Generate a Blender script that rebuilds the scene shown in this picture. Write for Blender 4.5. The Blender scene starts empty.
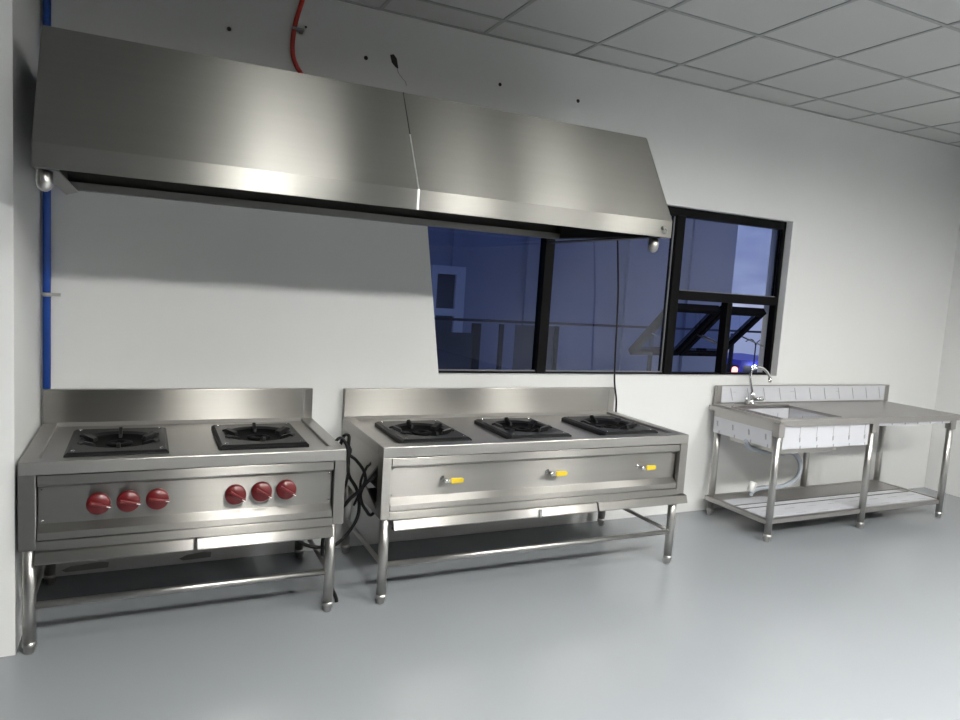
import bpy, bmesh, math, random
from mathutils import Vector, Matrix
random.seed(4)
C = bpy.context.scene.collection
PI = math.pi

# ------------------------------------------------------------------ materials
def newmat(name):
    m = bpy.data.materials.new(name); m.use_nodes = True
    return m, m.node_tree.nodes, m.node_tree.links, m.node_tree.nodes['Principled BSDF']

def plain(name, col, rough=.5, metal=0., coat=0., bump=0., bscale=60., spec=.5):
    m, N, L, b = newmat(name)
    b.inputs['Specular IOR Level'].default_value = spec
    b.inputs['Base Color'].default_value = (*col, 1)
    b.inputs['Roughness'].default_value = rough
    b.inputs['Metallic'].default_value = metal
    b.inputs['Coat Weight'].default_value = coat
    if bump:
        g = N.new('ShaderNodeNewGeometry'); n = N.new('ShaderNodeTexNoise')
        n.inputs['Scale'].default_value = bscale; n.inputs['Detail'].default_value = 4
        L.new(g.outputs['Position'], n.inputs['Vector'])
        bp = N.new('ShaderNodeBump'); bp.inputs['Strength'].default_value = bump; bp.inputs['Distance'].default_value = .004
        L.new(n.outputs['Fac'], bp.inputs['Height']); L.new(bp.outputs['Normal'], b.inputs['Normal'])
    return m

def steel(name, col=(.33, .321, .302), rough=.31, aniso=1.0, axis=(1, 0, 0), streak=(.6, 14, 14)):
    """brushed sheet: grain along one world axis"""
    m, N, L, b = newmat(name)
    b.inputs['Metallic'].default_value = .97
    g = N.new('ShaderNodeNewGeometry')
    mp = N.new('ShaderNodeMapping'); mp.inputs['Scale'].default_value = streak
    L.new(g.outputs['Position'], mp.inputs['Vector'])
    n = N.new('ShaderNodeTexNoise'); n.inputs['Scale'].default_value = 3; n.inputs['Detail'].default_value = 1
    L.new(mp.outputs[0], n.inputs['Vector'])
    r = N.new('ShaderNodeMapRange'); r.inputs['To Min'].default_value = rough; r.inputs['To Max'].default_value = rough + .01
    b.inputs['Roughness'].default_value = rough
    cr = N.new('ShaderNodeMapRange'); cr.inputs['To Min'].default_value = .97; cr.inputs['To Max'].default_value = 1.03
    L.new(n.outputs['Fac'], cr.inputs['Value'])
    vm = N.new('ShaderNodeVectorMath'); vm.operation = 'SCALE'; vm.inputs[0].default_value = col
    L.new(cr.outputs[0], vm.inputs['Scale']); L.new(vm.outputs[0], b.inputs['Base Color'])
    # slow waviness of thin sheet
    n2 = N.new('ShaderNodeTexNoise'); n2.inputs['Scale'].default_value = 2.2; n2.inputs['Detail'].default_value = 1
    L.new(g.outputs['Position'], n2.inputs['Vector'])
    bp = N.new('ShaderNodeBump'); bp.inputs['Strength'].default_value = 0.05
    if aniso:
        b.inputs['Anisotropic'].default_value = aniso; b.inputs['Anisotropic Rotation'].default_value = .25
        cx = N.new('ShaderNodeCombineXYZ')
        for i in range(3): cx.inputs[i].default_value = axis[i]
        # where a face looks along the grain, the grain turns onto another axis
        cz = N.new('ShaderNodeCombineXYZ')
        for i, q in enumerate((axis[1], axis[0], 0)): cz.inputs[i].default_value = q
        dt = N.new('ShaderNodeVectorMath'); dt.operation = 'DOT_PRODUCT'
        L.new(g.outputs['True Normal'], dt.inputs[0]); L.new(cx.outputs[0], dt.inputs[1])
        ab = N.new('ShaderNodeMath'); ab.operation = 'ABSOLUTE'; L.new(dt.outputs['Value'], ab.inputs[0])
        gt = N.new('ShaderNodeMath'); gt.operation = 'GREATER_THAN'; gt.inputs[1].default_value = .8; L.new(ab.outputs[0], gt.inputs[0])
        mv = N.new('ShaderNodeMix'); mv.data_type = 'VECTOR'
        L.new(gt.outputs[0], mv.inputs[0]); L.new(cx.outputs[0], mv.inputs[4]); L.new(cz.outputs[0], mv.inputs[5])
        L.new(mv.outputs[1], b.inputs['Tangent'])
    return m

def wallmat(name, col, var=.03, rough=.55):
    m, N, L, b = newmat(name)
    g = N.new('ShaderNodeNewGeometry')
    n = N.new('ShaderNodeTexNoise'); n.inputs['Scale'].default_value = 1.3; n.inputs['Detail'].default_value = 2
    L.new(g.outputs['Position'], n.inputs['Vector'])
    cr = N.new('ShaderNodeMapRange'); cr.inputs['To Min'].default_value = 1 - var; cr.inputs['To Max'].default_value = 1 + var
    L.new(n.outputs['Fac'], cr.inputs['Value'])
    vm = N.new('ShaderNodeVectorMath'); vm.operation = 'SCALE'; vm.inputs[0].default_value = col
    L.new(cr.outputs[0], vm.inputs['Scale']); L.new(vm.outputs[0], b.inputs['Base Color'])
    b.inputs['Roughness'].default_value = rough
    n2 = N.new('ShaderNodeTexNoise'); n2.inputs['Scale'].default_value = 9; n2.inputs['Detail'].default_value = 5
    L.new(g.outputs['Position'], n2.inputs['Vector'])
    bp = N.new('ShaderNodeBump'); bp.inputs['Strength'].default_value = .04; bp.inputs['Distance'].default_value = .01
    L.new(n2.outputs['Fac'], bp.inputs['Height']); L.new(bp.outputs['Normal'], b.inputs['Normal'])
    return m

def emit(name, col, s):
    m, N, L, b = newmat(name)
    b.inputs['Base Color'].default_value = (.8, .8, .8, 1)
    b.inputs['Emission Color'].default_value = (*col, 1); b.inputs['Emission Strength'].default_value = s
    return m

def glassmat(name, tint, ior=1.5, k=1.0):
    m, N, L, b = newmat(name)
    out = N['Material Output']; N.remove(b)
    t = N.new('ShaderNodeBsdfTransparent'); t.inputs[0].default_value = (*tint, 1)
    gl = N.new('ShaderNodeBsdfGlossy'); gl.inputs['Roughness'].default_value = .015
    gl.inputs['Color'].default_value = (.82, .86, 1, 1)
    f = N.new('ShaderNodeFresnel'); f.inputs[0].default_value = ior
    mu = N.new('ShaderNodeMath'); mu.operation = 'MULTIPLY'; mu.inputs[1].default_value = k; mu.use_clamp = True
    L.new(f.outputs[0], mu.inputs[0])
    mx = N.new('ShaderNodeMixShader')
    ge = N.new('ShaderNodeNewGeometry'); bf = N.new('ShaderNodeMath'); bf.operation = 'SUBTRACT'; bf.inputs[0].default_value = 1
    L.new(ge.outputs['Backfacing'], bf.inputs[1])
    m2 = N.new('ShaderNodeMath'); m2.operation = 'MULTIPLY'; L.new(mu.outputs[0], m2.inputs[0]); L.new(bf.outputs[0], m2.inputs[1])
    L.new(m2.outputs[0], mx.inputs[0]); L.new(t.outputs[0], mx.inputs[1]); L.new(gl.outputs[0], mx.inputs[2])
    L.new(mx.outputs[0], out.inputs[0])
    return m

M = {}
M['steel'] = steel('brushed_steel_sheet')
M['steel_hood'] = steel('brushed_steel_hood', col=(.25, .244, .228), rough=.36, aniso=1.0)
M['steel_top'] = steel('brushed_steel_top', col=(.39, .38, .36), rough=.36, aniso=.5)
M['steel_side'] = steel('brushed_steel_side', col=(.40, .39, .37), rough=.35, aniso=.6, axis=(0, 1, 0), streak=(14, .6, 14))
M['steel_sink'] = steel('satin_steel_sink', col=(.40, .385, .37), rough=.34, aniso=.4)
M['pipe'] = plain('polished_steel_pipe', (.50, .49, .47), .33, 1)
M['seam'] = plain('ground_weld_bead', (.8, .8, .78), .3, 1)
M['galv'] = plain('dull_steel_interior', (.3, .3, .28), .5, 1)
M['dark_sheet'] = plain('dark_inner_sheet', (.055, .052, .047), .6, .3)  # dark colour for the hood inside and the shade in the range's side opening
M['chrome'] = plain('chrome', (.78, .78, .78), .08, 1)
M['iron'] = plain('black_cast_iron', (.006, .006, .0065), .42, 0, 0, .3, 90, .35)
M['iron_inner'] = plain('blacker_cast_iron', (.003, .0028, .003), .7, 0, 0, .3, 60, .1)  # blacker than the plate, for the bowl and burner head
M['gap'] = plain('dark_seam_gap', (.01, .01, .01), .7)
M['red'] = plain('red_knob_plastic', (.11, .005, .007), .35, 0, .15)
M['redhose'] = plain('red_rubber_hose', (.45, .03, .02), .45)
M['yellow'] = plain('yellow_lever_sleeve', (.60, .43, .015), .45)
M['rubber'] = plain('black_rubber', (.006, .006, .006), .5, spec=.25)
M['bluepipe'] = plain('blue_painted_pipe', (.012, .07, .36), .4)
M['whiteplastic'] = plain('white_plastic', (.75, .75, .73), .4)
M['greyhose'] = plain('grey_corrugated_plastic', (.35, .38, .42), .45)
M['film'] = plain('white_protective_film', (.52, .53, .56), .35, 0, .1)
M['ink'] = plain('grey_film_print', (.30, .31, .33), .5)
M['frame'] = plain('black_window_frame', (.002, .0018, .002), .6, spec=.12)
M['bead'] = plain('grey_glazing_bead', (.18, .185, .2), .4)
M['glass'] = glassmat('tinted_window_glass', (.62, .67, .80), 1.5, 1.8)
M['wall'] = wallmat('white_wall_paint', (.665, .67, .66))
M['wall_dim'] = wallmat('darkened_far_wall', (.28, .285, .285))  # far walls out of view, coloured dark to lower the bounce light
M['reveal'] = wallmat('window_reveal_paint', (.75, .75, .74))
M['ceil'] = wallmat('ceiling_tile_white', (.50, .505, .495), .02, .8)
M['grid'] = plain('ceiling_grid_bar', (.31, .315, .31), .5)
M['light'] = emit('fluorescent_diffuser', (1, .985, .95), 28)
M['light_bright'] = emit('bright_fluorescent_diffuser', (1, .985, .95), 195)
M['lightskirt'] = plain('dark_light_skirt', (.06, .06, .06), .5)  # dark skirt colour, keeps stray light off the upper wall
M['plug'] = plain('dark_anchor_hole', (.02, .018, .016), .8)
M['patch'] = plain('grey_wall_mark', (.3, .3, .28), .9)
M['ext'] = wallmat('exterior_render_grey', (.30, .33, .40), .04)
M['extframe'] = plain('exterior_white_frame', (.65, .68, .72), .5)
M['extdark'] = plain('exterior_dark_metal', (.015, .016, .02), .5)
M['extpanel'] = plain('exterior_dark_panel', (.10, .105, .125), .5)
M['ground'] = plain('pale_concrete_yard', (.6, .6, .62), .25)
M['blueroof'] = plain('blue_sheet_cladding', (.03, .045, .42), .5)
M['lampwhite'] = emit('outdoor_white_lamp', (.8, .85, 1), 9)
M['lampred'] = emit('outdoor_red_lamp', (1, .3, .2), 2.2)

def floor_mat():
    m, N, L, b = newmat('grey_epoxy_floor')
    g = N.new('ShaderNodeNewGeometry')
    n = N.new('ShaderNodeTexNoise'); n.inputs['Scale'].default_value = 1.1; n.inputs['Detail'].default_value = 2
    L.new(g.outputs['Position'], n.inputs['Vector'])
    r = N.new('ShaderNodeValToRGB')
    r.color_ramp.elements[0].position = .3; r.color_ramp.elements[0].color = (.24, .255, .272, 1)
    r.color_ramp.elements[1].position = .7; r.color_ramp.elements[1].color = (.25, .265, .282, 1)
    L.new(n.outputs['Fac'], r.inputs[0])
    # tiny grit specks
    v = N.new('ShaderNodeTexVoronoi'); v.inputs['Scale'].default_value = 5; L.new(g.outputs['Position'], v.inputs['Vector'])
    lt = N.new('ShaderNodeMath'); lt.operation = 'LESS_THAN'; lt.inputs[1].default_value = .012; L.new(v.outputs['Distance'], lt.inputs[0])
    mx = N.new('ShaderNodeMix'); mx.data_type = 'RGBA'; mx.inputs[7].default_value = (.19, .2, .21, 1)
    ml = N.new('ShaderNodeMath'); ml.operation = 'MULTIPLY'; ml.inputs[1].default_value = .35; L.new(lt.outputs[0], ml.inputs[0])
    L.new(ml.outputs[0], mx.inputs[0]); L.new(r.outputs[0], mx.inputs[6]); L.new(mx.outputs[2], b.inputs['Base Color'])
    n2 = N.new('ShaderNodeTexNoise'); n2.inputs['Scale'].default_value = 3; n2.inputs['Detail'].default_value = 4
    L.new(g.outputs['Position'], n2.inputs['Vector'])
    mr = N.new('ShaderNodeMapRange'); mr.inputs['To Min'].default_value = .24; mr.inputs['To Max'].default_value = .30
    b.inputs['Roughness'].default_value = .2
    b.inputs['Specular IOR Level'].default_value = .5
    n3 = N.new('ShaderNodeTexNoise'); n3.inputs['Scale'].default_value = 5; L.new(g.outputs['Position'], n3.inputs['Vector'])
    bp = N.new('ShaderNodeBump'); bp.inputs['Strength'].default_value = .03; bp.inputs['Distance'].default_value = .01
    return m
M['floor'] = floor_mat()

# ------------------------------------------------------------------ mesh building
class MB:
    def __init__(s): s.bm = bmesh.new(); s.mats = []
    def _mi(s, m):
        if m is None: return 0
        if m not in s.mats: s.mats.append(m)
        return s.mats.index(m)
    def box(s, x0, x1, y0, y1, z0, z1, m=None):
        v = [s.bm.verts.new(p) for p in ((x0,y0,z0),(x1,y0,z0),(x1,y1,z0),(x0,y1,z0),(x0,y0,z1),(x1,y0,z1),(x1,y1,z1),(x0,y1,z1))]
        for q in ((3,2,1,0),(4,5,6,7),(0,1,5,4),(1,2,6,5),(2,3,7,6),(3,0,4,7)):
            f = s.bm.faces.new([v[i] for i in q]); f.material_index = s._mi(m)
        return s
    def prism(s, pts, axis, a, b, m=None):
        """extrude a closed 2-D outline along an axis; pts are the other two coordinates in order"""
        def P(p, t):
            return {'x': (t, p[0], p[1]), 'y': (p[0], t, p[1]), 'z': (p[0], p[1], t)}[axis]
        A = [s.bm.verts.new(P(p, a)) for p in pts]; B = [s.bm.verts.new(P(p, b)) for p in pts]
        n = len(pts); fs = [s.bm.faces.new(A), s.bm.faces.new(B[::-1])]
        for i in range(n): fs.append(s.bm.faces.new([A[i], B[i], B[(i+1) % n], A[(i+1) % n]]))
        for f in fs: f.material_index = s._mi(m)
        bmesh.ops.recalc_face_normals(s.bm, faces=fs)
        return s
    def tube(s, path, r, seg=16, caps=True, m=None, radii=None):
        P = [Vector(p) for p in path]; n = len(P); rings = []; up = None
        for i, p in enumerate(P):
            t = ((P[min(i+1, n-1)] - P[max(i-1, 0)])).normalized()
            if up is None:
                up = Vector((0, 0, 1)) if abs(t.z) < .9 else Vector((1, 0, 0))
            u = (up - t*up.dot(t)).normalized(); up = u; w = t.cross(u)
            rr = radii[i] if radii else r
            rings.append([s.bm.verts.new(p + (u*math.cos(2*PI*k/seg) + w*math.sin(2*PI*k/seg))*rr) for k in range(seg)])
        for a, b in zip(rings, rings[1:]):
            for k in range(seg):
                f = s.bm.faces.new([a[k], a[(k+1) % seg], b[(k+1) % seg], b[k]]); f.smooth = True; f.material_index = s._mi(m)
        if caps:
            f = s.bm.faces.new(rings[0][::-1]); f.material_index = s._mi(m)
            f = s.bm.faces.new(rings[-1]); f.material_index = s._mi(m)
        return s
    def lathe(s, prof, center, axis='z', seg=28, m=None):
        """prof: (radius, height) pairs"""
        c = Vector(center); rings = []
        for r, h in prof:
            ring = []
            for k in range(seg):
                a = 2*PI*k/seg; x, y = max(r, 1e-5)*math.cos(a), max(r, 1e-5)*math.sin(a)
                o = {'z': (x, y, h), 'y': (x, h, y), 'x': (h, x, y)}[axis]
                ring.append(s.bm.verts.new(c + Vector(o)))
            rings.append(ring)
        fs = []
        for a, b in zip(rings, rings[1:]):
            for k in range(seg):
                f = s.bm.faces.new([a[k], a[(k+1) % seg], b[(k+1) % seg], b[k]]); f.smooth = True; fs.append(f)
        fs.append(s.bm.faces.new(rings[0][::-1])); fs.append(s.bm.faces.new(rings[-1]))
        for f in fs: f.material_index = s._mi(m)
        bmesh.ops.recalc_face_normals(s.bm, faces=fs)
        return s
    def build(s, name, mat, parent=None, org=(0, 0, 0), bevel=0, seg=2):
        o_ = Vector(org)
        for v in s.bm.verts: v.co -= o_
        me = bpy.data.meshes.new(name); s.bm.to_mesh(me); s.bm.free()
        if s.mats:
            for mm in s.mats: me.materials.append(M[mm])
        else: me.materials.append(M[mat])
        o = bpy.data.objects.new(name, me); C.objects.link(o)
        if parent: o.parent = parent
        else: o.location = o_
        if bevel:
            md = o.modifiers.new('bevel', 'BEVEL'); md.width = bevel; md.segments = seg; md.limit_method = 'ANGLE'; md.angle_limit = math.radians(40)
            md.harden_normals = False
        return o

def smooth(pts, sub=6):
    P = [Vector(p) for p in pts]; out = []
    for i in range(len(P)-1):
        p0 = P[i-1] if i else P[0]*2-P[1]; p1, p2 = P[i], P[i+1]; p3 = P[i+2] if i+2 < len(P) else P[-1]*2-P[-2]
        for k in range(sub):
            t = k/sub
            out.append(.5*((2*p1) + (-p0+p2)*t + (2*p0-5*p1+4*p2-p3)*t*t + (-p0+3*p1-3*p2+p3)*t**3))
    out.append(P[-1]); return out

def tag(o, label, cat, group=None, kind=None):
    if label: o['label'] = label
    if cat: o['category'] = cat
    if group: o['group'] = group
    if kind: o['kind'] = kind
    return o
def thing(name, loc, label, cat, group=None):
    o = bpy.data.objects.new(name, None); C.objects.link(o); o.location = loc; o.empty_display_size = .1
    return tag(o, label, cat, group)
def struct(o, label=None):
    o['kind'] = 'structure'
    if label: o['label'] = label
    return o
def copy_tree(o, parent=None):
    c = o.copy(); C.objects.link(c); c.parent = parent
    for ch in list(o.children): copy_tree(ch, c)
    return c

CH = 3.096                       # ceiling height
XL, XR, YB = -.80, 6.27, -13.0    # left return wall, right wall, rear wall
XLL = -7.0
# ------------------------------------------------------------------ the room shell
struct(MB().box(XLL-.2, XR+.2, YB-.2, .22, -.2, 0).build('floor', 'floor'), 'glossy grey painted epoxy floor')
ceil = struct(MB().box(XLL-.2, XR+.2, YB-.2, .22, CH, CH+.15).build('ceiling', 'ceil'), 'white suspended tile ceiling')
g = MB()
k = 0
x = 1.455 - .64*10
while x < XR:
    g.box(x-.011, x+.011, YB, -.001, CH-.005, CH+.001); x += .64
y = -.265
ys = []
while y > YB:
    ys.append(y); y -= .64
for y in ys: g.box(XLL, XR, y-.011, y+.011, CH-.0055, CH+.001)
g.box(XLL, XR, -.02, -.001, CH-.006, CH+.001)
g.build('ceiling_grid', 'grid', ceil)

# back wall with its window opening (left jamb leans, as in the place)
WX0b, WX0t, WX1, WZ0, WZ1 = 1.295, 1.122, 4.190, 1.046, 2.256
w = MB()
T = .2
w.box(XL-.2, 1.0, 0, T, 0, CH); w.box(WX1, XR+.2, 0, T, 0, CH)
w.box(1.0, WX1, 0, T, 0, WZ0); w.box(1.0, WX1, 0, T, WZ1, CH)
w.prism([(1.0, WZ0), (WX0b, WZ0), (WX0t, WZ1), (1.0, WZ1)], 'y', 0, .055)
wall_back = struct(w.build('wall_back', 'wall'), 'white painted back wall')
# old drill holes and a chipped patch in the plaster
for (hx, hz, r) in ((.025, 2.827, .011), (.747, 2.822, .012), (1.586, 2.827, .011), (2.15, 2.824, .012), (.412, 2.917, .006)):
    MB().lathe([(r, 0), (r*.9, -.003)], (hx, 0, hz), 'y', 12).build('anchor_hole', 'plug', wall_back)
MB().prism([(.885, 2.865), (.905, 2.872), (.925, 2.852), (.937, 2.80), (.922, 2.803), (.897, 2.826)], 'y', -.003, .001).build('plaster_chip', 'plug', wall_back)
cr = MB()
cp = [(.93, 2.80), (.94, 2.775), (.965, 2.75), (.985, 2.735), (.99, 2.715)]
for a, b in zip(cp, cp[1:]):
    cr.prism([(a[0]-.002, a[1]), (b[0]-.002, b[1]), (b[0]+.002, b[1]), (a[0]+.002, a[1])], 'y', -.0015, .001)
cr.build('plaster_crack', 'patch', wall_back)
# flat dark marks near the floor behind the first range
for (x0, x1) in ((-.71, -.50), (-.16, .0)):
    MB().prism([(x0+.02, .018), (x1, .022), (x1+.004, .05), (x1-.03, .056), (x0+.04, .047), (x0, .03)], 'y', -.002, .001).build('low_dark_mark', 'patch', wall_back)

struct(MB().box(XR, XR+.2, YB-.2, 0, 0, CH).build('wall_right', 'wall'), 'white right side wall')
struct(MB().box(XLL, XL, -.779, -.579, 0, CH).box(XL-.2, XL, -.58, 0, 0, CH).build('wall_left', 'wall'), 'white return wall with outer corner at the left')
struct(MB().box(XLL-.2, XLL, YB-.2, -.579, 0, CH).build('wall_far_left', 'wall_dim'), 'unseen far left wall, darkened to cut bounce light')
struct(MB().box(XLL-.2, XR+.2, YB-.2, YB, 0, CH).build('wall_rear', 'wall_dim'), 'unseen rear wall, darkened to cut bounce light')

# ------------------------------------------------------------------ window
win = struct(bpy.data.objects.new('window_1', None)); C.objects.link(win); win.location = (2.7, .1, WZ0)
win['label'] = 'wide black framed window with two fixed panes, one upper pane and two open awning sashes'
WO = (2.7, .1, WZ0)
FY0, FY1 = .062, .125
f = MB()
f.box(1.0, 4.205, FY0, FY1, WZ0-.03, WZ0+.012)            # bottom
f.box(1.0, 4.205, FY0, FY1, 2.195, 2.29)                  # top
f.box(4.165, 4.215, FY0, FY1, WZ0, 2.25)                  # right
f.build('frame', 'frame', win, WO, .004)
MB().box(2.020, 2.092, FY0-.01, FY1, WZ0, 2.2).build('mullion', 'frame', win, WO, .004)
MB().box(3.098, 3.172, FY0-.01, FY1, WZ0, 2.2).build('mullion', 'frame', win, WO, .004)
MB().box(3.172, 4.165, FY0-.01, FY1, 1.597, 1.665).build('transom', 'frame', win, WO, .004)
MB().box(3.655, 3.708, FY0-.006, FY1, WZ0, 1.597).build('mullion', 'frame', win, WO, .004)
bd = MB()
bd.box(1.1, 2.02, FY0+.012, FY0+.02, WZ0+.013, WZ0+.021).box(2.092, 3.1, FY0+.012, FY0+.02, WZ0+.013, WZ0+.021)
bd.box(3.084, 3.092, FY0+.012, FY0+.02, WZ0+.02, 2.19)
bd.box(3.173, 4.163, FY0+.012, FY0+.02, 1.666, 1.672)
bd.build('glazing_bead', 'bead', win, WO)
for (x0, x1, z0, z1) in ((1.0, 2.02, WZ0+.012, 2.2), (2.092, 3.098, WZ0+.012, 2.2), (3.172, 4.165, 1.665, 2.2)):
    MB().box(x0, x1, .088, .094, z0, z1).build('pane', 'glass', win, WO)
def sash(x0, x1):
    HZ, HY, L_, A = 1.532, .130, .600, math.radians(48)
    def loc(x, d, n):   # d down the sash, n outward normal thickness
        return (x, HY + d*math.sin(A) + n*math.cos(A), HZ - d*math.cos(A) + n*math.sin(A))
    def slab(mb, xa, xb, d0, d1, n0=0., n1=.055):
        vs = [mb.bm.verts.new(loc(*p)) for p in ((xa,d0,n0),(xb,d0,n0),(xb,d1,n0),(xa,d1,n0),(xa,d0,n1),(xb,d0,n1),(xb,d1,n1),(xa,d1,n1))]
        fs = [mb.bm.faces.new([vs[i] for i in q]) for q in ((3,2,1,0),(4,5,6,7),(0,1,5,4),(1,2,6,5),(2,3,7,6),(3,0,4,7))]
        bmesh.ops.recalc_face_normals(mb.bm, faces=fs)
    mb = MB()
    slab(mb, x0, x1, 0, .045); slab(mb, x0, x1, L_-.045, L_); slab(mb, x0, x0+.045, .045, L_-.045); slab(mb, x1-.045, x1, .045, L_-.045)
    s = mb.build('sash', 'frame', win, WO, .003)
    g = MB(); slab(g, x0+.04, x1-.04, .045, L_-.045, .014, .019); g.build('sash_pane', 'glass', s, WO)
    for xx in (x0+.015, x1-.015):
        MB().tube([(xx, .12, 1.27), loc(xx, .30, -.008)], .006, 8).build('stay_arm', 'bead', s, WO)
    MB().box((x0+x1)/2-.05, (x0+x1)/2+.05, .13+.57*math.sin(A)-.03, .13+.57*math.sin(A)-.01, HZ-.575*math.cos(A)-.01, HZ-.575*math.cos(A)+.01).build('sash_handle', 'frame', s, WO, .003)
sash(3.185, 3.676); sash(3.690, 4.155)

# ------------------------------------------------------------------ ceiling lights (recessed, out of the picture, the room's lamps)
first = None
nrow = 0
for ri, y1 in enumerate((-2.185, -4.105)):
    for ci, x0 in enumerate((.175, 2.095, 4.015)):
        if ri < 1 and ci < 2 and x0 < -2: pass
        loc = (x0+.32, y1-.32, CH-.012)
        where = ['row nearest the window wall', 'second row from the window wall'][ri]
        col = ['left', 'middle', 'right'][ci]
        lab = 'white square ceiling light, %s in the %s' % (col, where)
        if first is None:
            t = thing('ceiling_light', loc, lab, 'ceiling light', 'recessed ceiling lights')
            fr = MB()
            for (a, b, c, d) in ((-.31, .31, -.31, -.28), (-.31, .31, .28, .31), (-.31, -.28, -.28, .28), (.28, .31, -.28, .28)):
                fr.box(a, b, c, d, -.045, .012)
            fr.build('light_skirt', 'lightskirt', t)  # skirt added round the panel to block its grazing light
            MB().box(-.28, .28, -.28, .28, .0, .008).build('diffuser', 'light', t)
            first = t
            bright_mesh = next(ch for ch in t.children if ch.name.startswith('diffuser')).data.copy()
            bright_mesh.materials.clear(); bright_mesh.materials.append(M['light_bright'])
        else:
            c = copy_tree(first); c.location = loc; c['label'] = lab
            if ri:
                for ch in c.children:
                    if ch.name.startswith('diffuser'): ch.data = bright_mesh

# ------------------------------------------------------------------ shared pieces
def leg(parent, org, x, y, top, r=.0245, mat='pipe', foot_h=.05):
    l = MB().tube([(x, y, foot_h-.01), (x, y, top)], r, 20).build('leg', mat, parent, org)
    MB().lathe([(r*.66, 0), (r*.82, .006), (r*.9, foot_h*.55), (r*1.07, foot_h*.6), (r*1.07, foot_h), (r*.9, foot_h)], (x, y, 0), 'z', 20).build('foot', mat, l, org)
    return l

def burner(parent, org, cx, cy, z, hw=.200, hd=.236, rot=0.):
    # square cast iron plate with a round mouth
    b = bmesh.new(); N = 56; H = .034
    def sq(a, hw, hd):
        c, s = math.cos(a), math.sin(a); k = 1/max(abs(c)/hw, abs(s)/hd); return c*k, s*k
    angs = sorted([2*PI*k/N for k in range(N)] + [0])[1:]
    ca = [math.atan2(hd, hw), PI-math.atan2(hd, hw), PI+math.atan2(hd, hw), 2*PI-math.atan2(hd, hw)]
    A = [2*PI*k/N for k in range(N)]
    for c_ in ca:
        i = min(range(N), key=lambda j: abs(A[j]-c_)); A[i] = c_
    levels = [('s', hw, hd, 0), ('s', hw, hd, H*.72), ('s', hw-.012, hd-.012, H), ('c', .158, .168, H), ('c', .148, .158, H-.012), ('c', .12, .13, .010), ('c', .05, .05, .009)]
    rings = []
    for t_, a_, b_, h in levels:
        ring = []
        for a in A:
            px, py = sq(a, a_, b_) if t_ == 's' else (a_*math.cos(a), b_*math.sin(a))
            ring.append(b.verts.new((cx+px, cy+py, z+h)))
        rings.append(ring)
    for q, (r1, r2) in enumerate(zip(rings, rings[1:])):
        for k in range(N):
            f_ = b.faces.new([r1[k], r1[(k+1) % N], r2[(k+1) % N], r2[k]]); f_.material_index = 1 if q >= 4 else 0
            f_.smooth = q >= 3
    b.faces.new(rings[-1]).material_index = 1
    b.faces.new(rings[0][::-1])
    mb = MB(); mb.bm.free(); mb.bm = b; mb.mats = ['iron', 'iron_inner']
    p = mb.build('burner_plate', 'iron', parent, org)
    # pot rest: six lugs leaning inwards off a ring
    for k in range(6):
        ring = MB()
        a = rot + math.radians((28, 90, 152, 208, 270, 332)[k]); slim = k in (1, 4)
        hw_ = .007 if slim else .017; up_ = .008 if slim else 0
        u = Vector((math.cos(a), math.sin(a), 0)); v = Vector((-math.sin(a), math.cos(a), 0)); c0 = Vector((cx, cy, z))
        pts = [(.176, H-.004), (.174, H+.008+up_), (.158, H+.013+up_), (.112, H-.004), (.108, H-.020), (.14, H-.020)]
        for sgn in (0,):
            A1 = [ring.bm.verts.new(c0+u*r_+v*hw_+Vector((0, 0, h))) for r_, h in pts]
            B1 = [ring.bm.verts.new(c0+u*r_-v*hw_+Vector((0, 0, h))) for r_, h in pts]
            fs = [ring.bm.faces.new(A1), ring.bm.faces.new(B1[::-1])]
            for i in range(len(pts)): fs.append(ring.bm.faces.new([A1[i], B1[i], B1[(i+1) % 6], A1[(i+1) % 6]]))
            bmesh.ops.recalc_face_normals(ring.bm, faces=fs)
        ring.build('pot_rest', 'iron', p, org, .002)
    MB().lathe([(.052, .008), (.055, .018), (.04, .02), (.02, .02), (.018, .012)], (cx, cy, z), 'z', 24).build('burner_head', 'iron_inner', p, org)
    for sx in (-1, 1):
        for sy in (-1, 1):
            MB().lathe([(.008, -.001), (.008, .003), (.004, .005)], (cx+sx*(hw-.03), cy+sy*(hd-.035), z+H), 'z', 10).build('bolt', 'chrome', p, org)
    return p

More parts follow.
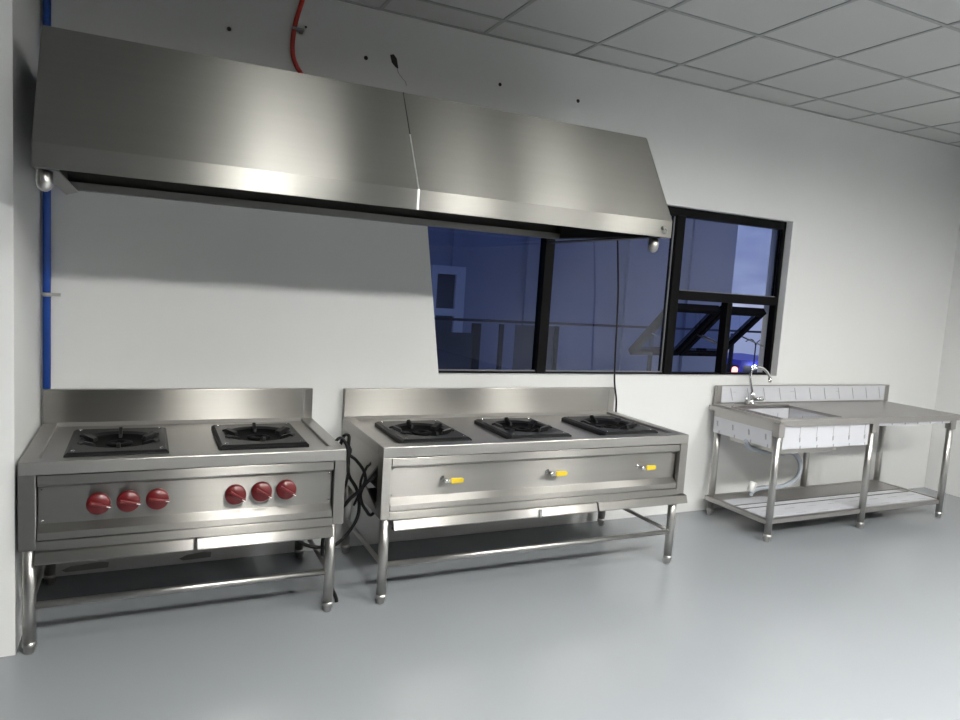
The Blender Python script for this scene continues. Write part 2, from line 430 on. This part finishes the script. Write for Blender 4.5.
def range_body(t, org, x0, x1, yf, yb, zt, panel_l, panel_r, seams, splash_top, stile_l, stile_r, cutaway=False):
    """steel cabinet of a low range; worktop, back upstand, framed front, drip trays"""
    rim = .062
    # worktop: raised rim around a sunken top sheet
    w = MB()
    w.box(x0, x1, yf, yf+.075, zt-.053, zt); w.box(x0, x0+rim, yf+.075, yb, zt-.053, zt); w.box(x1-rim, x1, yf+.075, yb, zt-.053, zt)
    w.build('worktop_rim', 'steel_top', t, org, .003)
    MB().box(x0+rim, x1-rim, yf+.07, yb, zt-.030, zt-.014).build('worktop', 'steel_top', t, org)
    # back upstand with folded ends
    s = MB(); s.box(x0, x1, yb-.035, yb, zt-.02, splash_top)
    s.build('backsplash', 'steel', t, org, .003)
    MB().prism([(yb-.036, zt-.014), (yb-.036, zt+.004), (yb-.052, zt-.014)], 'x', x0+rim, x1-rim).build('cove_strip', 'steel_top', t, org)
    MB().box(x1-.055, x1-.046, yb-.0365, yb-.034, zt, splash_top-.004).build('splash_end_seam', 'galv', t, org)
    # front: stiles, bottom rail and a sunk control panel with sloping ledges
    f = MB()
    f.box(x0, stile_l, yf, yf+.03, .440, zt-.053); f.box(stile_r, x1, yf, yf+.03, .440, zt-.053)
    f.box(stile_l, stile_r, yf, yf+.02, .435, .474)
    f.box(x0, x0+.004, yf+.03, yf+.075, .440, zt-.053); f.box(x1-.004, x1, yf+.03, yf+.075, .440, zt-.053)
    f.build('front_frame', 'steel', t, org, .002)
    p = MB()
    D = .036
    p.prism([(yf+.003, zt-.057), (yf+.003, .704), (yf+D, .689), (yf+D, .536), (yf+.003, .508), (yf+.003, .478), (yf+D+.014, .478), (yf+D+.014, zt-.057)], 'x', stile_l+.004, stile_r-.004)
    p.build('control_panel', 'steel', t, org, .0015)
    # side sheets and back sheet
    for nm, xa, xb in (('side_panel', x0+.002, x0+.012), ('side_panel', x1-.012, x1-.002)):
        if cutaway and xa < (x0+x1)/2:      # this side is left open towards the front, where the hoses go in
            MB().prism([(yf+.05, .455), (yf+.05, .44), (yb, .44), (yb, zt-.053), (yf+.03, zt-.053), (yf+.03, .738), (yf+.16, .64), (yf+.30, .545), (yf+.29, .530), (yf+.17, .50)], 'x', xa, xb).build(nm, 'steel_side', t, org)
            MB().box(x0+.13, x0+.136, yf+.06, yb-.013, .45, zt-.054).build('opening_shade_sheet', 'dark_sheet', t, org)  # dark sheets added as the shade inside the opening
            MB().box(x0+.012, x0+.13, yf+.06, yf+.066, .45, zt-.054).build('opening_shade_sheet', 'dark_sheet', t, org)
        else:
            MB().box(xa, xb, yf+.03, yb, .44, zt-.053).build(nm, 'steel_side', t, org)
    MB().box(x0+.012, x1-.012, yb-.012, yb, .44, zt-.053).build('back_panel', 'galv', t, org)
    # drip trays
    for a, b in seams:
        d = MB()
        d.prism([(yf+.012, .434), (yf-.010, .432), (yf-.024, .392), (yf-.024, .386), (yf+.01, .386), (yf+.01, .40), (yf+.55, .42), (yf+.55, .434)], 'x', a, b)
        d.build('drip_tray', 'steel', t, org, .0015)
    # legs and stretchers
    lx0, lx1, ly0, ly1 = x0+.034, x1-.051, yf+.030, yb-.07
    for lx in (lx0, lx1):
        for ly in (ly0, ly1): leg(t, org, lx, ly, .46)
    MB().tube([(lx0, ly0, .198), (lx1, ly0, .198)], .0145, 14).build('front_stretcher', 'pipe', t, org)
    for lx in (lx0, lx1):
        MB().tube([(lx, ly0, .198), (lx, ly1, .198)], .0125, 12).build('side_stretcher', 'pipe', t, org)
    for (sx, sz) in ((stile_l+.018, .68), (stile_l+.018, .55), (stile_r-.018, .68), (stile_r-.018, .55)):
        MB().lathe([(.005, 0), (.005, -.003), (.002, -.005)], (sx, yf+.036, sz), 'y', 10).build('screw', 'chrome', t, org)

# ------------------------------------------------------------------ two burner range
YF, YBK = -.806, -.012
o1 = (-.14, -.41, 0)
r1 = thing('cooking_range', o1, 'low stainless steel range with two black burners and six red knobs, in the left corner', 'cooking range')
range_body(r1, o1, -.786, .518, YF, YBK, .80, 0, 0, [(-.728, -.142), (-.128, .468)], .967, -.726, .466)
burner(r1, o1, -.440, -.508, .783, .197, .240, rot=0)
burner(r1, o1, .165, -.478, .783, .198, .236, rot=0)
def knob(parent, org, x, z, ang):
    y = YF+.036
    k_ = MB().lathe([(.030, 0), (.030, -.018), (.041, -.02), (.0445, -.028), (.0445, -.046), (.040, -.052), (.0, -.053)], (x, y, z), 'y', 32).build('knob', 'red', parent, org)
    g_ = MB()
    u = Vector((math.cos(ang), 0, math.sin(ang))); v = Vector((-math.sin(ang), 0, math.cos(ang))); c0 = Vector((x, y, z))
    prof = [(-.034, -.008), (.047, -.006), (.052, 0), (.047, .006), (-.034, .008)]
    A1 = [g_.bm.verts.new(c0+u*a+v*b+Vector((0, -.05, 0))) for a, b in prof]; B1 = [g_.bm.verts.new(c0+u*a*.93+v*b*.8+Vector((0, -.064, 0))) for a, b in prof]
    fs = [g_.bm.faces.new(A1), g_.bm.faces.new(B1[::-1])]
    for i in range(5): fs.append(g_.bm.faces.new([A1[i], B1[i], B1[(i+1) % 5], A1[(i+1) % 5]]))
    bmesh.ops.recalc_face_normals(g_.bm, faces=fs)
    g_.build('knob_grip', 'red', k_, org, .002)
    mm = MB(); d = u
    a0, a1 = c0+u*.032+Vector((0, -.0645, 0)), c0+u*.046+Vector((0, -.0645, 0))
    mm.tube([a0, a1], .0022, 6).build('pointer_line', 'whiteplastic', k_, org)
for (kx, kz, a) in ((-.507, .617, -.25), (-.397, .619, -.2), (-.287, .620, -.15), (.027, .617, -.6), (.138, .623, -.55), (.246, .625, -.55)):
    knob(r1, o1, kx, kz, a)

# ------------------------------------------------------------------ three burner range
o2 = (1.65, -.41, 0)
r2 = thing('cooking_range', o2, 'long low stainless steel range with three black burners and yellow gas levers', 'cooking range')
range_body(r2, o2, .700, 2.600, YF, YBK, .80, 0, 0, [(.765, 1.966), (1.976, 2.616)], .964, .745, 2.545, True)
for bx, r_ in ((1.012, .12), (1.626, .10), (2.236, .08)):
    burner(r2, o2, bx, -.495, .782, .190, .238, rot=r_)
for vx in (1.035, 1.655, 2.268):
    y = YF+.036; z = .617
    v_ = MB().lathe([(.017, 0), (.017, -.005), (.009, -.007), (.009, -.038), (.012, -.040), (.012, -.050), (.004, -.052)], (vx, y, z), 'y', 20).build('gas_valve', 'chrome', r2, o2)
    MB().prism([(vx-.008, z-.008), (vx+.03, z-.007), (vx+.03, z+.007), (vx-.008, z+.008)], 'y', y-.048, y-.043).build('lever', 'chrome', v_, o2)
    MB().prism([(vx+.024, z-.010), (vx+.030, z-.014), (vx+.088, z-.012), (vx+.095, z-.006), (vx+.095, z+.006), (vx+.088, z+.012), (vx+.030, z+.014), (vx+.024, z+.010)], 'y', y-.051, y-.041).build('lever_sleeve', 'yellow', v_, o2, .002)
MB().box(1.585, 1.600, YF-.029, YF-.022, .388, .43).build('tray_clip', 'seam', r2, o2)

# ------------------------------------------------------------------ extraction hood
oh = (.68, -.56, 1.906)
hood = thing('exhaust_hood', oh, 'long brushed stainless steel exhaust hood fixed high on the white wall above both ranges', 'exhaust hood')
HX0, HX1 = -.700, 2.063
ZL, ZT = 1.906, 2.447
def hood_shell(xa, xb, left, right):
    m = MB(); th = .008
    out = [(-1.120, ZL), (-1.120, 1.990), (-.848, ZT), (-.004, ZT), (-.004, 1.936)]
    inn = [(-.014, 1.936), (-.014, ZT-th), (-.853, ZT-th), (-1.112, 1.992-th*.3), (-1.112, ZL+.004), (-1.112, ZL)]
    m.prism(out+inn, 'x', xa, xb)
    side = [(-1.116, ZL), (-1.116, 1.990), (-.846, ZT-.003), (-.010, ZT-.003), (-.010, 1.936)]
    if left: m.prism(side, 'x', xa, xa+th)
    if right: m.prism(side, 'x', xb-th, xb)
    return m
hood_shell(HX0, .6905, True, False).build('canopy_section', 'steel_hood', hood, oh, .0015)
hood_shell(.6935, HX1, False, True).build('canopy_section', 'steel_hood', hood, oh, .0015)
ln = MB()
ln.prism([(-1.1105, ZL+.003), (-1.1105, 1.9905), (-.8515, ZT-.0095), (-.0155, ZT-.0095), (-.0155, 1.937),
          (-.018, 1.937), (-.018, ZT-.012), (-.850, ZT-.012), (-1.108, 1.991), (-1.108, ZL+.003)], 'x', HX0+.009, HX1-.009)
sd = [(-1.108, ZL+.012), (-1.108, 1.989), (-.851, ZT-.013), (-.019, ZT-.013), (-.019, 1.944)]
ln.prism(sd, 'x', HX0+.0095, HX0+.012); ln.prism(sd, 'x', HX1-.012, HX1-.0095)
ln.build('hood_dark_sheet', 'dark_sheet', hood, oh)  # thin dark sheet added to darken the inside of the hood
# ground weld seam between the two sections
sm = MB()
sm.box(.688, .697, -1.1225, -1.1195, ZL, 1.99)
def slab_on_slope(mb, xa, xb, t0, t1, lift=.0025):
    a = Vector((-1.120, 1.990)); b = Vector((-.848, ZT)); d = b-a; n = Vector((-d.y, d.x)).normalized()
    p, q = a+d*t0, a+d*t1
    mb.prism([tuple(p), tuple(q), tuple(q+n*lift), tuple(p+n*lift)], 'x', xa, xb)
slab_on_slope(sm, .6895, .6955, 0, .55)
sm.build('weld_seam', 'seam', hood, oh)
sg = MB(); slab_on_slope(sg, .690, .694, .55, 1, .001); sg.build('seam_gap', 'gap', hood, oh)
# grease gutter flanges under the rim
fl = MB()
fl.prism([(HX0+.008, -1.112), (HX0+.072, -1.04), (HX0+.072, -.235), (HX0+.008, -.02)], 'z', ZL+.002, ZL+.008)
fl.build('side_flange', 'steel', hood, oh)
MB().box(HX1-.072, HX1-.008, -1.04, -.02, ZL+.002, ZL+.008).build('side_flange', 'dark_sheet', hood, oh)
MB().box(HX0+.008, HX1-.008, -.06, -.014, 1.934, 1.94).box(HX0+.008, HX1-.008, -.064, -.06, 1.934, 1.97).build('rear_gutter', 'galv', hood, oh)
MB().box(.560, .575, -.016, -.0135, 1.94, 2.3).build('rear_seam', 'gap', hood, oh)
for gx, gy in ((-.668, -1.06), (2.085-.062, -1.035)):
    c_ = MB().lathe([(.012, .045), (.026, .04), (.027, 0), (.022, -.018), (.010, -.028), (.0, -.030)], (gx, gy, ZL-.045), 'z', 24).build('grease_cup', 'pipe', hood, oh)
hk = MB().lathe([(.010, 0), (.010, -.006), (.006, -.014)], (2.005, -1.120, 1.952), 'y', 14)
hk.tube([(2.005, -1.13, 1.952), (2.018, -1.136, 1.944), (2.020, -1.136, 1.930), (2.006, -1.134, 1.924)], .0035, 8)
hk.build('hook', 'galv', hood, oh)

# ------------------------------------------------------------------ pipes, hoses, cables
op = (-.772, -.024, .98)
bp_ = thing('water_pipe', op, 'blue vertical pipe running down the wall corner from ceiling to the left range', 'pipe')
MB().tube([(-.772, -.024, .97), (-.772, -.024, CH-.008)], .0175, 18).build('pipe_run', 'bluepipe', bp_, op)
cl = MB(); cl.tube([(-.772, -.024, 1.418), (-.772, -.024, 1.438)], .021, 18); cl.box(-.752, -.715, -.012, -.004, 1.42, 1.436)
cl.build('pipe_clamp', 'pipe', bp_, op)
def hose(pts, r, mat, label, cat='hose', name='gas_hose', group=None, sub=7):
    P = smooth(pts, sub); c0 = P[0]
    o = MB().tube(P, r*(.82 if mat == 'rubber' else 1), 12).build(name, mat, None, c0)
    return tag(o, label, cat, group)
hose([(.505, -.62, .760), (.517, -.62, .80), (.538, -.62, .812), (.559, -.62, .791), (.576, -.62, .749), (.579, -.62, .688), (.582, -.62, .621), (.585, -.50, .50), (.55, -.30, .44), (.48, -.20, .46)], .0095, 'rubber',
     'short black hose hooking over the right end of the two-burner range')
hose([(.585, -.40, .70), (.592, -.48, .79), (.597, -.55, .804), (.596, -.554, .759), (.598, -.558, .682), (.603, -.562, .604), (.642, -.567, .535), (.659, -.571, .472), (.657, -.575, .394), (.622, -.579, .324), (.557, -.583, .258), (.495, -.587, .245), (.423, -.592, .257), (.362, -.596, .288), (.326, -.6, .329), (.30, -.6, .40)], .0105, 'rubber',
     'black gas hose looping down between the ranges and sagging under the left one')
hose([(.600, -.50, .76), (.600, -.58, .74), (.593, -.6, .718), (.625, -.6, .691), (.666, -.6, .637), (.680, -.6, .589), (.668, -.6, .548), (.657, -.6, .507), (.667, -.6, .464), (.690, -.6, .425), (.725, -.58, .39), (.79, -.52, .42)], .010, 'rubber',
     'black gas hose curving in an S down beside the left panel of the long range')
hose([(.76, -.62, .65), (.730, -.64, .625), (.700, -.645, .601), (.68, -.645, .590), (.645, -.63, .543), (.599, -.615, .495), (.569, -.6, .451), (.53, -.58, .42), (.47, -.56, .40)], .011, 'rubber',
     'thick black hose crossing diagonally between the two ranges')
hose([(.745, -.58, .70), (.72, -.60, .685), (.69, -.61, .662), (.681, -.61, .654), (.655, -.605, .587), (.652, -.6, .523), (.64, -.55, .44)], .008, 'rubber',
     'thin dark hose bending down against the side of the long range')
hose([(.487, -.56, .425), (.483, -.6, .35), (.475, -.6, .288), (.476, -.6, .215), (.49, -.66, .12), (.499, -.72, .085), (.511, -.72, .059), (.523, -.72, .03), (.526, -.72, .0125)], .0115, 'rubber',
     'black hose end dropping to the floor behind the right front leg of the left range')
hose([(.39, -.03, CH-.008), (.383, -.03, 3.039), (.354, -.03, 2.929), (.341, -.03, 2.838), (.344, -.03, 2.752), (.367, -.03, 2.695), (.395, -.03, 2.654), (.42, -.03, 2.56), (.42, -.04, 2.458)], .0125, 'redhose',
     'red hose curving down the wall from the ceiling to behind the hood', 'hose', 'red_hose')
tag(MB().box(.335, .395, -.046, -.012, 2.880, 2.892).box(.375, .395, -.014, 0, 2.876, 2.896).build('hose_clip', 'galv', None, (.36, -.02, 2.886)), 'small grey metal clip holding the red hose to the wall', 'clip')
hose([(2.50, -.05, 2.02), (2.511, -.05, 1.982), (2.537, -.05, 1.77), (2.557, -.05, 1.569), (2.572, -.05, 1.227), (2.585, -.05, 1.019), (2.612, -.05, .893), (2.620, -.05, .801), (2.62, -.06, .55), (2.60, -.10, .44)], .0075, 'rubber',
     'thin black cable hanging from the hood past the window to the long range', 'cable', 'power_cable')

# ------------------------------------------------------------------ sink table
SX0, SX1, SYF, SYB, SZ = 3.495, 5.462, -.690, -.022, .84
os_ = (4.45, -.36, 0)
sk = thing('sink_table', os_, 'stainless steel sink table on six legs with white film on its aprons, under the window', 'sink table')
BX0, BX1, BY0, BY1 = 3.570, 4.140, -.625, -.195
t_ = MB()
t_.prism([(SX0, SYF), (BX0, SYF), (BX0, SYB), (3.53, SYB)], 'z', SZ-.012, SZ)
for (a, b, c, d) in ((BX1, SX1, SYF, SYB), (BX0, BX1, SYF, BY0), (BX0, BX1, BY1, SYB)):
    t_.box(a, b, c, d, SZ-.012, SZ)
t_.box(SX0, SX1, SYF, SYF+.012, SZ-.045, SZ-.012).box(SX0, SX0+.012, SYF+.012, SYB, SZ-.045, SZ-.012).box(SX1-.012, SX1, SYF+.012, SYB, SZ-.045, SZ-.012)
t_.build('tabletop', 'steel_sink', sk, os_)
rr = MB()
rr.box(BX0-.018, BX0, BY0-.015, BY1+.015, SZ, SZ+.007).box(BX1, BX1+.012, BY0-.015, BY1+.015, SZ, SZ+.005)
rr.tube([(BX0, BY1+.012, SZ+.004), (BX1, BY1+.012, SZ+.004)], .010, 10)
rr.build('basin_rim', 'steel_sink', sk, os_, .002)
bs = MB(); D = .24; q = .006
bs.box(BX0-q, BX0, BY0-q, BY1+q, SZ-D, SZ-.012).box(BX1, BX1+q, BY0-q, BY1+q, SZ-D, SZ-.012)
bs.box(BX0, BX1, BY0-q, BY0, SZ-D, SZ-.012).box(BX0, BX1, BY1, BY1+q, SZ-D, SZ-.012).box(BX0-q, BX1+q, BY0-q, BY1+q, SZ-D-q, SZ-D)
basin = bs.build('basin', 'steel_sink', sk, os_)
MB().lathe([(.05, 0), (.048, .004), (.03, .003)], (3.85, -.41, SZ-D), 'z', 24).build('drain', 'chrome', basin, os_)
def film(parent, faces, marks, name='protective_film'):
    mb = MB()
    for b in faces: mb.box(*b, 'film')
    for fn in marks: fn(mb)
    return mb.build(name, 'film', parent, os_)
film(basin, [(BX0, BX1, BY1-.0015, BY1-.0002, SZ-D+.01, SZ-.016), (BX1-.0015, BX1-.0002, BY0+.01, BY1-.01, SZ-D+.01, SZ-.016), (BX0+.0002, BX0+.0015, BY0+.01, BY1-.01, SZ-D+.01, SZ-.016)],
     [lambda mb: [mb.box(x_, x_+.006, BY1-.003, BY1-.001, SZ-.16, SZ-.05, 'ink') for x_ in (3.68, 3.85, 4.02)],
      lambda mb: [mb.box(BX1-.003, BX1-.001, y_, y_+.006, SZ-.10, SZ-.05, 'ink') for y_ in (-.5, -.33)]])
# upstand
us = MB(); us.box(3.535, SX1+.06, SYB-.022, SYB, SZ-.005, .978)
us.build('backsplash', 'steel_sink', sk, os_, .002)
def splash_marks(mb):
    y0, y1 = SYB-.0255, SYB-.0235
    x_ = 3.665
    while x_ < 5.40:
        mb.prism([(x_, .957), (x_+.007, .957), (x_+.038, .862), (x_+.031, .862)], 'y', y0, y1, 'ink')
        x_ += .171
    for (a, b) in ((3.70, 3.73), (4.31, 4.35), (4.84, 4.87)):
        mb.box(a, b, y0, y1, .925, .928, 'ink')
film(sk, [(3.585, SX1-.0, SYB-.0237, SYB-.0222, .848, .972)], [splash_marks])
# aprons round the basin
ap = MB()
ap.box(3.53, 4.42, SYF+.016, SYF+.020, .636, SZ-.02)
ap.box(3.490, 3.494, SYF+.05, -.09, .636, SZ-.02)
ap.box(3.53, 4.42, -.125, -.121, .66, SZ-.02)
ap.build('apron', 'steel_sink', sk, os_)
def apron_marks(mb):
    y0, y1 = SYF+.0125, SYF+.0145
    x_ = 3.700
    while x_ < 4.40:
        mb.prism([(x_-.002, .712), (x_+.010, .718), (x_+.014, .690), (x_+.004, .682)], 'y', y0, y1, 'ink')
        mb.box(x_+.014, x_+.022, y0, y1, .638, .658, 'ink')
        mb.box(x_+.001, x_+.003, y0, y1, .72, .79, 'ink')
        x_ += .166
    y_ = -.58
    while y_ < -.12:
        mb.prism([(y_-.006, .725), (y_+.008, .728), (y_+.002, .688), (y_-.010, .690)], 'x', 3.4865, 3.4880, 'ink')
        mb.box(3.4865, 3.4880, y_-.03, y_-.020, .638, .66, 'ink')
        y_ += .15
film(sk, [(3.545, 4.410, SYF+.0145, SYF+.016, .638, SZ-.047), (3.4878, 3.4895, SYF+.06, -.095, .638, SZ-.085)], [apron_marks])
ra = MB(); ra.box(4.50, 5.38, SYF+.016, SYF+.020, .772, SZ-.02); ra.build('apron', 'steel_sink', sk, os_)
film(sk, [(4.52, 5.37, SYF+.0145, SYF+.016, .774, SZ-.046)], [lambda mb: [mb.box(x_, x_+.009, SYF+.0125, SYF+.0145, .776, .79, 'ink') for x_ in (4.66, 4.81, 4.96, 5.11, 5.26)]])
for (lx, ly) in ((3.506, -.668), (4.462, -.662), (5.398, -.662), (3.53, -.10), (4.53, -.085), (5.44, -.085)):
    l = leg(sk, os_, lx, ly, SZ-.03, .024, 'pipe', .05)
    if ly < -.5: MB().box(lx-.030, lx+.030, ly-.027, ly+.025, SZ-.115, SZ-.02).build('leg_bracket', 'steel_sink', l, os_, .004)
# under shelf
SHZ = .150
s_ = MB()
s_.box(3.480, 5.430, -.668, -.640, SHZ-.032, SHZ).box(3.480, 5.430, -.110, -.085, SHZ-.032, SHZ).box(3.480, 3.51, -.64, -.11, SHZ-.032, SHZ).box(5.40, 5.430, -.64, -.11, SHZ-.032, SHZ)
s_.box(3.51, 5.40, -.64, -.11, SHZ-.014, SHZ-.004)
sh = s_.build('shelf', 'steel_sink', sk, os_)
def shelf_marks(mb):
    pass
film(sh, [(3.52, 4.425, -.635, -.430, SHZ-.004, SHZ-.0025), (4.430, 5.385, -.635, -.430, SHZ-.004, SHZ-.0025),
          (3.52, 5.30, -.410, -.355, SHZ-.004, SHZ-.0025), (3.52, 3.95, -.335, -.215, SHZ-.004, SHZ-.0025)],
     [lambda mb: [mb.box(3.52, 5.36, y_, y_+.008, SHZ-.0024, SHZ-.0015, 'gap') for y_ in (-.428, -.352)], lambda mb: [mb.box(a, a+.10, y_, y_+.004, SHZ-.0025, SHZ-.0018, 'ink') for a in (3.62, 3.85, 4.08, 4.31, 4.54, 4.77, 5.0, 5.23) for y_ in (-.60, -.50)]])
# faucet
fx, fy = 3.84, -.10
fc = MB().lathe([(.030, 0), (.030, .008), (.020, .014), (.017, .05), (.020, .055), (.020, .085), (.012, .095)], (fx, fy, SZ), 'z', 24).build('faucet', 'chrome', sk, os_)
MB().tube(smooth([(fx, fy, SZ+.09), (fx-.025, fy, 1.00), (fx-.042, fy, 1.06), (fx-.030, fy-.004, 1.105), (fx+.008, fy-.01, 1.129), (fx+.058, fy-.015, 1.122), (fx+.108, fy-.02, 1.09), (fx+.140, fy-.022, 1.05)], 8), .0105, 14).lathe([(.013, .012), (.014, -.02), (.011, -.026)], (fx+.143, fy-.023, 1.040), 'z', 14).build('spout', 'chrome', fc, os_)
MB().tube([(fx+.01, fy-.01, SZ+.045), (fx+.05, fy-.03, SZ+.045), (fx+.075, fy-.035, SZ+.050)], .013, 12, radii=[.013, .015, .017]).build('tap_handle', 'chrome', fc, os_)
MB().lathe([(.013, 0), (.013, .05), (.009, .055)], (fx-.055, fy, SZ), 'z', 14).build('tap_stub', 'chrome', fc, os_)
# drain hose
P = smooth([(3.85, -.41, SZ-D-.006), (3.85, -.41, .56), (3.90, -.38, .525), (3.98, -.36, .527), (4.07, -.352, .505), (4.154, -.335, .434), (4.179, -.318, .335), (4.134, -.301, .27), (4.03, -.284, .236), (3.889, -.267, .235), (3.80, -.25, .215), (3.775, -.24, .175)], 14)
rad = [.018 if i % 2 else .0145 for i in range(len(P))]
dh = MB().tube(P, .016, 12, radii=rad).build('drain_hose', 'greyhose', sk, os_)
MB().tube([(3.793, -.247, .275), (3.773, -.24, .205)], .026, 14).build('hose_connector', 'whiteplastic', dh, os_)
P = smooth([(3.42+.06, -.42, .645), (3.52, -.41, .600), (3.60, -.40, .572), (3.717, -.386, .545), (3.83, -.385, .55), (3.85, -.40, .58)], 12)
MB().tube(P, .016, 12, radii=[.018 if i % 2 else .0145 for i in range(len(P))]).build('overflow_hose', 'greyhose', sk, os_)

# ------------------------------------------------------------------ outside the window (dusk)
GZ = -3.2
struct(MB().box(-60, 220, .4, 320, GZ-.2, GZ).build('ground', 'ground'), 'pale concrete yard outside, a storey below')
struct(MB().box(-1.5, 6.3, .22, 1.5, -.25, -.1).build('balcony_slab', 'ext'), 'balcony slab outside the window')
# neighbouring wing of the building
wg = thing('building_wing', (3.0, 2.7, GZ), 'pale grey building wing standing right outside the window, ending left of the sky', 'building')
WG = (3.0, 2.7, GZ)
MB().box(-3.5, 6.17, 2.55, 3.0, GZ, 7.0).build('wing_wall', 'ext', wg, WG)
for px in (1.05, 2.45, 3.3, 4.6, 5.5): MB().box(px-.04, px+.04, 2.515, 2.55, GZ, 7.0).build('wall_rib', 'ext', wg, WG)
d_ = MB(); d_.box(2.44, 2.54, 2.46, 2.54, 1.0, 1.78).box(2.18, 2.24, 2.46, 2.54, 1.0, 1.78).box(2.24, 2.44, 2.46, 2.54, 1.70, 1.78).box(2.24, 2.44, 2.46, 2.54, 1.29, 1.36).box(2.24, 2.44, 2.46, 2.54, 1.0, 1.06)
dd = d_.build('wing_window', 'extframe', wg, WG)
MB().box(2.24, 2.44, 2.50, 2.53, 1.05, 1.70).build('window_leaf', 'extpanel', dd, WG)
# balcony railing
rl = thing('balcony_railing', (3.0, 1.2, -.1), 'dark metal balcony railing with posts and dark infill outside the window', 'railing')
RL = (3.0, 1.2, -.1)
MB().box(-1.0, 6.0, 1.19, 1.215, 1.315, 1.335).build('top_rail', 'extdark', rl, RL)
for px, wd in ((1.40, .02), (2.10, .035), (2.33, .015), (2.86, .02), (3.9, .012), (4.9, .012)):
    MB().box(px-wd, px+wd, 1.185, 1.222, -.1, 1.30).build('post', 'extdark', rl, RL)
MB().box(-1.0, 2.07, 1.198, 1.206, .0, 1.22).build('infill_panel', 'extpanel', rl, RL)
MB().box(2.46, 2.86, 1.198, 1.206, .0, 1.30).build('infill_panel', 'extpanel', rl, RL)
# far market building with blue fascia, lamps
bb = thing('market_building', (31.6, 26, GZ), 'low blue clad building with white lamps seen through the open right sash', 'building')
BB = (31.6, 26, GZ)
MB().box(29.75, 34.0, 25, 29, GZ, -1.87).build('building_wall', 'extdark', bb, BB)
MB().box(29.65, 34.1, 24.9, 29.1, -1.85, -1.55).box(29.65, 29.9, 24.9, 25, GZ, -1.85).build('blue_fascia', 'blueroof', bb, BB)
for lx in (30.5, 31.0, 31.7): MB().lathe([(.04, 0), (.14, .05), (.15, .15), (.05, .22)], (lx, 24.65, -2.0), 'z', 12).build('lamp', 'lampwhite', bb, BB)
for zz in (-2.25, -2.45, -2.65): MB().box(30.2, 33.4, 24.86, 24.9, zz-.025, zz+.025).build('blue_slat', 'blueroof', bb, BB)
ct = thing('warning_lamp', (29.38, 25, GZ), 'small glowing red lamp on a post left of the blue building', 'lamp')
CT = (29.38, 25, GZ)
MB().tube([(29.38, 25, GZ), (29.38, 25, -2.3)], .05, 10).build('post', 'extdark', ct, CT)
MB().lathe([(.10, 0), (.16, .05), (.16, .28), (.10, .36), (.0, .38)], (29.38, 25, -2.3), 'z', 14).build('lamp_globe', 'lampred', ct, CT)
sl = thing('street_lamp', (30.7, 24, GZ), 'thin double-arm street lamp against the dusk sky', 'street lamp')
SL = (30.7, 24, GZ)
MB().tube([(29.7, 24.0, GZ), (29.7, 24.0, -.60)], .035, 8).build('post', 'extdark', sl, SL)
for s in (-1, 1):
    MB().tube(smooth([(29.7, 24, -.65), (29.7+s*.10, 24, -.45), (29.7+s*.38, 24, -.30), (29.7+s*.75, 24, -.42)], 8), .028, 8).build('lamp_arm', 'extdark', sl, SL)

# ------------------------------------------------------------------ sky
wd = bpy.data.worlds.new('dusk'); bpy.context.scene.world = wd; wd.use_nodes = True
N, L = wd.node_tree.nodes, wd.node_tree.links
bg = N['Background']
tc = N.new('ShaderNodeTexCoord'); sp = N.new('ShaderNodeSeparateXYZ'); L.new(tc.outputs['Generated'], sp.inputs[0])
rp = N.new('ShaderNodeValToRGB'); e = rp.color_ramp.elements
e[0].position = 0; e[0].color = (.27, .29, .44, 1); e[1].position = .5; e[1].color = (.13, .18, .42, 1)
n1 = rp.color_ramp.elements.new(.1); n1.color = (.17, .21, .45, 1)
L.new(sp.outputs['Z'], rp.inputs[0])
mp = N.new('ShaderNodeMapping'); mp.inputs['Scale'].default_value = (2, 2, 7); mp.inputs['Rotation'].default_value = (0, .12, 0); L.new(tc.outputs['Generated'], mp.inputs[0])
ns = N.new('ShaderNodeTexNoise'); ns.inputs['Scale'].default_value = 2.4; ns.inputs['Detail'].default_value = 6; ns.inputs['Distortion'].default_value = .4; L.new(mp.outputs[0], ns.inputs['Vector'])
r2_ = N.new('ShaderNodeMapRange'); r2_.inputs['From Min'].default_value = .45; r2_.inputs['From Max'].default_value = .62; L.new(ns.outputs['Fac'], r2_.inputs['Value'])
mx = N.new('ShaderNodeMix'); mx.data_type = 'RGBA'; mx.inputs[7].default_value = (.40, .45, .60, 1)
L.new(r2_.outputs[0], mx.inputs[0]); L.new(rp.outputs[0], mx.inputs[6]); L.new(mx.outputs[2], bg.inputs[0])
bg.inputs[1].default_value = 1.25

# ------------------------------------------------------------------ camera
cam_d = bpy.data.cameras.new('camera'); cam = bpy.data.objects.new('camera', cam_d); C.objects.link(cam)
yaw, pitch, roll = -.4492, -.1040, .0647
fw = Vector((-math.sin(yaw)*math.cos(pitch), math.cos(yaw)*math.cos(pitch), math.sin(pitch)))
rt = Vector((math.cos(yaw), math.sin(yaw), 0)); up = rt.cross(fw)
r_ = rt*math.cos(roll)+up*math.sin(roll); u_ = -rt*math.sin(roll)+up*math.cos(roll)
mat = Matrix((r_, u_, -fw)).transposed().to_4x4(); mat.translation = Vector((-.3501, -3.9857, 1.6002))
cam.matrix_world = mat
cam_d.sensor_width = 36; cam_d.lens = 703.64*36/960; cam_d.clip_start = .05; cam_d.clip_end = 500
sc = bpy.context.scene; sc.camera = cam
sc.view_settings.view_transform = 'Standard'; sc.view_settings.look = 'None'; sc.view_settings.gamma = 1
sc.view_settings.use_curve_mapping = False; sc.view_settings.exposure = .1
